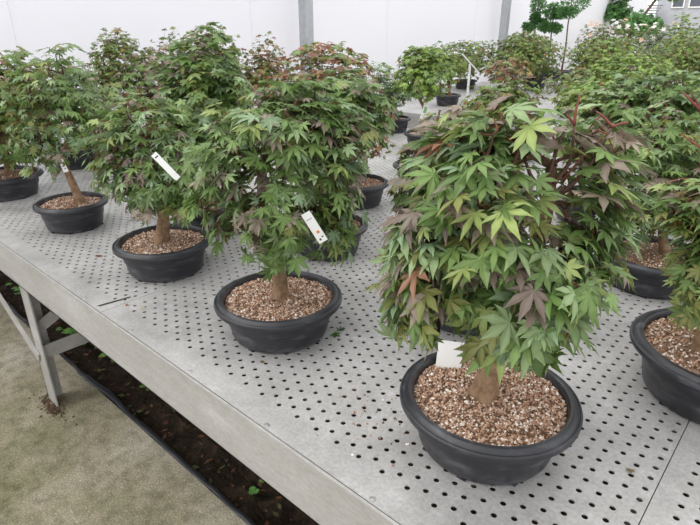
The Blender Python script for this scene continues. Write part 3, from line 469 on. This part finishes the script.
def soil(parent, R, h, ngr, rs):
    r = .842*R; z0 = h-.017; V = [(0, 0, z0+.007)]; F = []; n = 40; rings = [.15, .35, .6, .8, 1.0]
    hz = lambda q, a: z0 + .007*(1-q)**1 + .0025*math.sin(3*a+q*5)*q
    for q in rings:
        for j in range(n): a = 2*math.pi*j/n; V.append((q*r*math.cos(a), q*r*math.sin(a), hz(q, a)))
    for j in range(n): F.append((0, 1+j, 1+(j+1) % n))
    for i in range(len(rings)-1):
        for j in range(n): F.append((1+i*n+j, 1+(i+1)*n+j, 1+(i+1)*n+(j+1) % n, 1+i*n+(j+1) % n))
    mesh('soil', V, F, M['soil'] if ngr else M['grit_far'], parent, smooth=True)
    if ngr:
        o8 = np.array([(1,0,0), (-1,0,0), (0,1,0), (0,-1,0), (0,0,1), (0,0,-1)], float); f8 = np.array([(0,2,4), (2,1,4), (1,3,4), (3,0,4), (2,0,5), (1,2,5), (3,1,5), (0,3,5)])
        q = np.sqrt(rs.rand(ngr)); a = rs.rand(ngr)*2*np.pi; s = .0016+.0021*rs.rand(ngr)**2
        z = np.array([hz(x, y) for x, y in zip(q, a)])+s*.4+.002*rs.rand(ngr)
        P = np.stack([q*(r-.002)*np.cos(a), q*(r-.002)*np.sin(a), z], 1)
        v = o8[None]*s[:,None,None]*(.65+.6*rs.rand(ngr, 6, 1)); th = rs.rand(ngr)*6.28; cx, sx = np.cos(th)[:,None], np.sin(th)[:,None]
        v2 = np.stack([v[...,0]*cx-v[...,1]*sx, v[...,0]*sx+v[...,1]*cx, v[...,2]], 2)+P[:,None]
        v2 += rs.randn(ngr, 6, 3)*s[:,None,None]*.18
        g = mesh('gravel', v2.reshape(-1,3), [(f8[None]+(np.arange(ngr)*6)[:,None,None]).reshape(-1,3)], M['grains'], parent); g['kind'] = 'stuff'

NG = {'a': 7000, 'b': 6000, 'c': 4500, 'd': 1800, 'f': 3000, 'e': 1200, 'g': 900, 'i': 800, 'j': 400, 'l': 500}
R0 = {'a': .0185, 'b': .0165, 'c': .019, 'd': .0135}
SHOOTS = {}
for idx, t in enumerate(TREES):
    rs = np.random.RandomState(100+idx*7); R, h = t['R'], t['h']+(.004 if t['name'] == 'a' else 0)
    root = empty('potted_maple' if t['pal'] != 'dense' else 'potted_tree', (t['c'][0], t['c'][1], T)); tag(root, t['label'], 'bonsai tree', 'potted trees on the benches')
    pot(root, R, h, t['name'] in 'abcdefgij'); soil(root, R, h, NG.get(t['name'], 0), rs)
    off = np.array([t['c'][0], t['c'][1], T]); tr = [np.array(p)-off for p in t['trunk']]
    d = np.hypot(tr[0][0], tr[0][1]); 
    if d > .05: tr[0][:2] *= .05/d
    tr[0][2] = h-.016
    sh_ = t['leaf']*(.45 if t['lod'] == 0 else .5); bl = [[b[0]-off[0], b[1]-off[1], b[2]-off[2]]+[max(v-sh_, v*.5) for v in b[3:]] for b in t['crowns']]
    grow(root, tr, bl, t['n'], t['leaf'], t['pal'], t['lod'], R0.get(t['name'], .012), rs, t.get('shoots', ()))

# ================================================================ more plants behind
def free_tree(name, loc, trunk, blobs, n, leaf, pal, r0, label, cat, seed, flowers=None):
    rs = np.random.RandomState(seed); t = empty(name, loc); tag(t, label, cat); grow(t, trunk, blobs, int(n*1.5), leaf*1.15, pal, 1, r0, rs)
    if flowers:
        bl = np.array(blobs); nf, cols, sz = flowers; w_ = rs.choice(len(bl), nf); d = unit(rs.randn(nf, 3)); d[:, 2] = np.abs(d[:, 2]); P = bl[w_, :3]+d*bl[w_, 3:6]*1.0
        for k in range(nf):
            c = np.array(srgb(*cols[rs.randint(len(cols))])); V = []; F = []
            nn = unit(d[k]+np.array([.3,-.5,.3])); u_ = unit(np.cross(nn, (0,0,1))); v_ = np.cross(nn, u_); V.append(P[k])
            for q in range(6):
                a = q*math.pi/3; e = u_*math.cos(a)+v_*math.sin(a); f = u_*math.cos(a+.5)+v_*math.sin(a+.5); g = u_*math.cos(a-.5)+v_*math.sin(a-.5)
                k0 = len(V); V += [P[k]+sz*(.6*f+.25*nn), P[k]+sz*(e+.35*nn), P[k]+sz*(.6*g+.25*nn)]; F.append((0, k0+2, k0+1, k0))
            mesh('flower', V, [np.array(F)], M['petal'], t, col=np.tile(c, (len(V), 1)))
    return t
# cloud pruned pines: bare stems with round needle pads
def pine(x, y, z0, ht, pads, label, seed):
    rs = np.random.RandomState(seed); t = empty('cloud_pruned_pine', (x, y, z0)); tag(t, label, 'tree', 'cloud pruned pines'); pot(t, .14, .12, False); soil(t, .14, .12, 0, rs)
    b = MB().tube([(0,0,.1), (.01,0,ht*.4), (-.01,.01,ht*.7), (0,0,ht)], [.014, .011, .009, .006], 8)
    for (dx, dz, rx, rz) in pads: b.tube([(0,0,dz-.05), (dx*.745*.6, dx*.67*.6, dz-.02), (dx*.745, dx*.67, dz)], [.006, .005, .003], 6)
    b.build('trunk', M['barkplain'], t, True)
    for (dx, dz, rx, rz) in pads:
        cpt = np.array([dx*.745, dx*.67, dz]); n = 260; d = unit(rs.randn(n, 3)); P = cpt+d*np.array([rx, rx, rz])*(rs.rand(n, 1)**.4)
        V = []; F = []; K = []
        for k in range(n):
            e = unit(d[k]+rs.randn(3)*.5+np.array([0,0,.4])); s = unit(np.cross(e, rs.randn(3))); L = .05; c = np.array(srgb(104, 150, 86) if rs.rand() < .6 else srgb(76, 122, 66)); q = len(V)
            for m in range(3):
                s2 = unit(s+rs.randn(3)*.8); e2 = unit(e+rs.randn(3)*.4); q = len(V); V += [P[k], P[k]+e2*L*.5+s2*.007, P[k]+e2*L, P[k]+e2*L*.5-s2*.007]; F.append((q, q+1, q+2, q+3)); K += [c]*4
        mesh('needle_pad', V, [np.array(F)], M['leaf'], t, col=np.array(K))
M['barkplain'] = noise_mat('brown_bark', [(.3, (.08,.055,.04,1)), (.7, (.2,.15,.11,1))], 60, 5, .9, 0, .5, 80)
PX = 8.6/541
def zz(py): return 1.34+(26-py)*.0133-T
pine(-3.05, 7.5, T, zz(2), [(0, zz(6), .10, .13), (-.10, zz(27), .08, .055), (.09, zz(24), .07, .06), (-.02, zz(18), .06, .05)], 'cloud pruned pine left of the three, close by the right steel post', 1)
pine(-2.78, 7.45, T, zz(8), [(-.03, zz(12), .10, .09), (.07, zz(15), .09, .045), (-.09, zz(27), .09, .05), (.03, zz(28), .09, .055)], 'cloud pruned pine between the two others, lower and with four pads', 2)
pine(-2.50, 7.3, T, zz(2), [(.03, zz(5), .19, .11), (-.03, zz(14), .12, .05)], 'cloud pruned pine right of the three, with one wide pad on a bare stem', 3)
free_tree('flowering_shrub', (-2.8, 9.9, 0), [(0,0,0), (.02,0,.4), (0,0,.9)], [(-.22,-.1,1.12,.28,.33,.28), (.12,.05,1.18,.32,.3,.26), (0,0,.6,.42,.4,.4)], 420, .028, 'olive', .03,
          'dark flowering shrub with white and peach blooms before the white wall', 'shrub', 11, (46, [(236,232,222), (232,200,172), (236,236,232), (226,184,152)], .045))
free_tree('flowering_shrub', (-2.1, 9.9, 0), [(0,0,0), (.02,0,.4), (0,0,.9)], [(-.12,-.1,1.1,.26,.30,.26), (.12,.05,1.16,.26,.3,.25), (0,0,.6,.42,.4,.4)], 420, .028, 'green', .03,
          'flowering shrub with peach blooms standing between two domed trees and the grey house', 'shrub', 12, (34, [(236,232,222), (230,196,166), (236,236,232)], .045))
free_tree('broadleaf_tree', (-2.95, 11.6, 0), [(0,0,0), (-.1,0,.9), (.15,0,1.5), (.5,0,2.1)], [(-.35,0,1.6,.26,.3,.17), (.1,0,1.36,.42,.35,.2), (-.4,.1,1.95,.3,.3,.2), (.5,0,1.95,.4,.35,.16)], 620, .05, 'bg2', .045,
          'broadleaf tree with a forking bare stem behind the flowering shrubs', 'tree', 13)
free_tree('bright_shrub', (-1.66, 9.7, 0), [(0,0,0), (0,0,.5), (0,0,1.2)], [(0,0,1.38,.17,.17,.17), (.02,0,1.1,.2,.2,.25), (0,0,.7,.3,.3,.4)], 300, .03, 'lime', .02,
          'small upright shrub with vivid yellow-green top in front of the grey house', 'shrub', 14)
free_tree('grey_leaved_shrub', (-1.3, 9.9, 0), [(0,0,0), (0,0,.5), (0,0,1.0)], [(0,0,1.18,.36,.3,.25), (0,0,.75,.4,.3,.4)], 330, .03, 'blue', .02,
          'grey-green shrub with a few white blooms at the right edge of the photo', 'shrub', 15, (14, [(240,240,238)], .06))
# grey house far behind
hs = empty('house', (-6.0, 24, 0)); tag(hs, 'pale grey house with dark windows far behind the shrubs', 'building')
hm = noise_mat('pale_render', [(.3, (.42,.43,.46,1)), (.7, (.52,.53,.56,1))], 2, 4, .9)
MB().box(.12, 7, 0, 6, 0, 4.6).build('wall', hm, hs)
MB().add([(-.2,-.4,4.6), (7.3,-.4,4.6), (7.3,6.4,4.6), (-.2,6.4,4.6), (1.5,3,6.2), (5.5,3,6.2)], [(0,1,5,4), (1,2,5), (2,3,4,5), (3,0,4), (3,2,1,0)]).build('roof', M['steel'], hs)
gl = mat('window_glass', (.09,.10,.12,1), .12)
for x in (.62, 1.18, 1.9, 3.0, 4.2):
    f = MB().box(x, x+.42, -.05, 0, 1.95, 1.99).box(x, x+.42, -.05, 0, 3.2, 3.24).box(x, x+.04, -.05, 0, 1.99, 3.2).box(x+.38, x+.42, -.05, 0, 1.99, 3.2).build('window', M['white'], hs)
    MB().box(x+.04, x+.38, -.02, -.005, 1.99, 3.2).build('pane', gl, f)
tile = noise_mat('grey_tiles', [(.35, (.20,.20,.21,1)), (.65, (.34,.34,.35,1))], 14, 3, .9)
lt = empty('shed', (-6.75, 22.8, 0)); tag(lt, 'low shed with a grey tiled roof beside the grey house', 'building')
MB().box(0, 1.1, 0, 1, 0, 1.65).build('wall', hm, lt)
b = MB()
for r_ in range(5):
    for c_ in range(8): b.box(-.05+c_*.15, -.05+c_*.15+.14, -.1+r_*.2, -.1+r_*.2+.22, 1.66+r_*.09, 1.70+r_*.09)
b.build('roof', tile, lt)

# ================================================================ plant tags and signs
def card(name, c0, c1, w, th, facing, m, label, group='white plant tags', parts=None, tie=True):
    """flat card whose long axis runs c0 -> c1; facing: rough normal"""
    c0 = np.array(c0, float); c1 = np.array(c1, float); a = c1-c0; L = np.linalg.norm(a); a /= L
    nrm = np.array(facing, float); nrm -= a*(nrm@a); nrm /= np.linalg.norm(nrm); s = np.cross(a, nrm)
    t = empty(name, tuple((c0+c1)/2)); tag(t, label, 'plant tag', group); mid = (c0+c1)/2
    def slab(nm, u0, u1, v0, v1, z0, z1, mm):
        V = [(c0-mid)+a*u+s*v+nrm*z for u in (u0, u1) for v in (v0, v1) for z in (z0, z1)]
        MB().add(V, [(0,1,3,2), (4,6,7,5), (0,4,5,1), (2,3,7,6), (0,2,6,4), (1,5,7,3)]).build(nm, mm, t)
    slab('card', 0, L, -w/2, w/2, 0, th, m)
    for (nm, u0, u1, v0, v1, mm) in (parts or []): slab(nm, u0*L, u1*L, v0*w, v1*w, th, th+.0003, mm)
    if tie: MB().tube([(c0-mid)+a*.004, (c0-mid)-a*.008+s*.003+np.array([0,0,.004]), (c0-mid)+np.array([-.004,.012,.018]), (c0-mid)+np.array([-.01,.03,.024])], .0005, 5).build('tie', M['steel'], t)
    return t
card('plant_tag', (.187, .226, .800), (.193, .211, .745), .047, .001, (.55, -.8, .35), M['white'], 'blank white card tucked into the pink gravel beside the foremost trunk',
     parts=[], tie=False)
card('plant_tag', (-.109, .141, 1.007), (-.085, .166, .946), .019, .0008, (.6, -.75, .35), M['white'], 'white printed tag hanging at the right side of the middle front potted maple',
     parts=[('print', .62, .70, -.22, .1, M['orangeink']), ('print', .82, .86, -.3, -.1, M['ink']), ('print', .86, .92, .05, .25, M['ink']), ('print', .2, .23, -.3, .3, M['steel'])])
card('plant_tag', (-.646, .130, 1.046), (-.604, .165, .982), .016, .0008, (.6, -.75, .45), M['white'], 'white strip tag leaning in the leaves of the third pot from the right in front',
     parts=[('print', .1, .14, -.3, .3, M['ink'])])
card('plant_tag', (-1.352, .160, .926), (-1.343, .168, .875), .018, .0008, (.6, -.75, .3), M['white'], 'small white tag tied to the slanting trunk at the left',
     parts=[('print', .3, .36, -.3, .2, M['greenink']), ('print', .55, .6, -.2, .3, M['ink']), ('print', .75, .8, -.3, .1, M['ink'])])
card('plant_tag', (-1.203, 2.15, .925), (-1.222, 2.134, .828), .034, .001, (.6, -.75, .2), M['white'], 'white tag with green print on the double-trunked maple at the back of the near bench',
     parts=[('print', .15, .5, -.25, .25, M['greenink']), ('print', .7, .78, -.25, -.05, M['ink'])])
sg = empty('stake_sign', (-2.235, 4.368, T)); tag(sg, 'white stake sign with a slanted top plate standing on the second bench', 'sign')
MB().box(-.012, .012, -.003, .003, 0, .345, .001).build('stake', M['white'], sg)
MB().box(-.04, .04, -.03, .03, 0, .006, .002).build('foot', M['white'], sg)
MB().beam((-.062, -.055, .435), (.070, .063, .262), .05, .008).build('plate', M['white'], sg)

# ================================================================ on and around the bench
# torn corner of the sheet at the panel joint
MB().add([(-.722,-.052,T+.0005), (-.712,-.050,T+.003), (-.700,.030,T+.0015), (-.706,.034,T+.0005)], [(0,1,2,3)]).build('sheet_tear', M['edging'], bench)
# plastic edging strip between concrete and earth
rs = np.random.RandomState(5); wv = np.convolve(rs.randn(360), np.ones(5)/5, 'same')
ys = [(-4+i*.02, .116+.006*wv[i], -.012+.006*wv[i+12]) for i in range(340)]
e = MB().tube(ys, [.013+.004*wv[i+5] for i in range(340)], 10).build('edging_strip', M['edging'], None, True); tag(e, 'crumpled black plastic edging along the concrete', 'edging')
# weeds under the bench
def weed(x, y, n, s, colr, label, seed, grass=False):
    rs = np.random.RandomState(seed); P = np.stack([rs.randn(n)*.05, rs.randn(n)*.035, .015+rs.rand(n)*.05], 1)
    t = empty('weed', (x, y, -.055)); tag(t, label, 'weed', 'weeds in the dark earth'); V = []; F = []; K = []
    for p in P:
        c = np.array(srgb(*colr))*(.7+.6*rs.rand()); c[3] = 1
        if grass:
            d = unit(np.array([rs.randn(), rs.randn(), 1.6])); q = len(V); sd = unit(np.cross(d, rs.randn(3)))*.002; V += [(p[0]*.3,p[1]*.3,0)-sd, (p[0]*.3,p[1]*.3,0)+sd, np.array((p[0]*.3,p[1]*.3,0))+d*.09]; F.append((q,q+1,q+2)); K += [c]*3
        else:
            for m in range(3):
                a = m*2.094+rs.rand(); cc = p+np.array([math.cos(a), math.sin(a), .1])*s; q = len(V); V.append(p)
                for w_ in range(5): b_ = a-1.0+w_*.5; V.append(p+np.array([math.cos(b_), math.sin(b_), .25])*s*(1.5 if 0 < w_ < 4 else 1.1)); 
                F += [(q,q+1,q+2), (q,q+2,q+3), (q,q+3,q+4), (q,q+4,q+5)]; K += [c]*6
            q = len(V); V += [(p[0]*.5-.001,p[1]*.5,0), (p[0]*.5+.001,p[1]*.5,0), p]; F.append((q,q+1,q+2)); K += [c]*3
    mesh('leaves', np.array(V), F, M['leaf'], t, col=np.array(K))
weed(-1.86, .24, 16, .012, (120,170,80), 'clover patch behind the bench leg', 1)
weed(-1.60, .29, 12, .012, (130,180,85), 'clover patch under the mossy crossbar', 2)
weed(-2.55, .26, 14, .012, (110,165,80), 'clover patch farthest left under the bench', 3)
weed(-1.22, .30, 8, .012, (125,175,80), 'few clover leaves midway along the earth strip', 4)
weed(-.70, .30, 26, .01, (84,104,50), 'grass tuft near the black edging', 5, True)
weed(-1.02, .28, 22, .01, (96,96,56), 'thin dry grass tuft along the earth strip', 6, True)
weed(-.47, .27, 5, .012, (120,180,90), 'couple of round weed leaves beside the black edging', 7)
weed(-.30, .34, 18, .01, (100,108,60), 'grass tuft under the front rail at the bottom of the photo', 8, True)
# litter on the earth: nobody could count it
rs = np.random.RandomState(9); n = 900; X = rs.rand(n)*3.6-3.0; Y = .13+rs.rand(n)**1.3*.9; V = []; F = []; K = []
for x, y in zip(X, Y):
    c = np.array(srgb(*[(96,66,46), (120,78,54), (70,56,42), (90,96,60)][rs.randint(4)])); s = .006+.012*rs.rand(); a = rs.rand()*6.28; d = np.array([math.cos(a), math.sin(a), .2*rs.randn()]); e = np.array([-d[1], d[0], .3*rs.randn()])
    p = np.array([x, y, -.042+.012*rs.rand()]); q = len(V); V += [p-d*s, p-e*s*.5, p+d*s, p+e*s*.5]; F.append((q,q+1,q+2,q+3)); K += [c]*4
lit = mesh('leaf_litter', np.array(V), F, M['petal'], None, col=np.array(K)); tag(lit, 'scattered brown leaf litter on the dark earth under the bench', 'litter', kind='stuff')
# debris rim at the leg foot
n = 260; V = []; F = []
o8 = np.array([(1,0,0), (-1,0,0), (0,1,0), (0,-1,0), (0,0,1), (0,0,-1)], float); f8 = np.array([(0,2,4), (2,1,4), (1,3,4), (3,0,4), (2,0,5), (1,2,5), (3,1,5), (0,3,5)])
P = np.stack([-1.36+rs.randn(n)*.055, -.062+rs.randn(n)*.014, rs.rand(n)*.006], 1); s = .002+.004*rs.rand(n)
v = o8[None]*s[:,None,None]*(.6+.6*rs.rand(n,6,1))+P[:,None]
dm = noise_mat('brown_crumbs', [(.3, (.05,.03,.018,1)), (.7, (.16,.10,.06,1))], 60, 3, .95)
dd = mesh('dirt_crumbs', v.reshape(-1,3), [(f8[None]+(np.arange(n)*6)[:,None,None]).reshape(-1,3)], dm); tag(dd, 'brown crumbs of dirt gathered at the foot of the bench leg', 'dirt', kind='stuff')
# spilled pumice grains
n = 60; P = np.stack([.12+rs.randn(n)*.045, .10+rs.randn(n)*.05, np.full(n, T+.0012)], 1); P = P[(P[:,1] > -.05)]; n = len(P); s = .0012+.002*rs.rand(n)
v = o8[None]*s[:,None,None]*(.6+.6*rs.rand(n,6,1))+P[:,None]
gr = mesh('loose_gravel', v.reshape(-1,3), [(f8[None]+(np.arange(n)*6)[:,None,None]).reshape(-1,3)], M['grains']); tag(gr, 'pumice grains spilled on the bench left of the foremost pot', 'gravel', kind='stuff')
# fallen leaves on the bench
def fallen(x, y, s, rgb, label, seed, name='fallen_leaf'):
    rs = np.random.RandomState(seed); tv, tf, rib = TPL[0][seed % 5]; a = rs.rand()*6.28; V = tv.copy()*s; V[:, 2] = np.abs(V[:, 2])*.7+.001
    V[:, :2] = V[:, :2]@np.array([[math.cos(a), -math.sin(a)], [math.sin(a), math.cos(a)]]); c = np.array(srgb(*rgb))
    o = mesh(name, V, [tf], M['leaf'], None, col=np.tile(c, (len(V), 1))); o.location = (x, y, T); tag(o, label, 'fallen leaf'); return o
fallen(-1.05, .11, .02, (128,84,50), 'curled brown leaf on the bench between the slanting-trunk pot and its right neighbour', 1)
fallen(.513, .28, .012, (126,110,72), 'small tan leaf scrap on the bench right of the foremost pot', 2)
fallen(-.19, .075, .010, (120,98,62), 'tiny dry scrap in front of the middle pot', 3)
fallen(-.62, .02, .016, (188,176,160), 'pale papery scrap near the torn sheet corner', 4)
fallen(-.155, .262, .024, (70,104,44), 'green leaf lying at the right foot of the middle pot', 5)
fallen(-.155, .285, .018, (62,96,42), 'smaller green leaf just behind the one at the foot of the middle pot', 6)
fallen(-.665, .0, .010, (150,92,50), 'rusty scrap beside the torn sheet corner', 7)
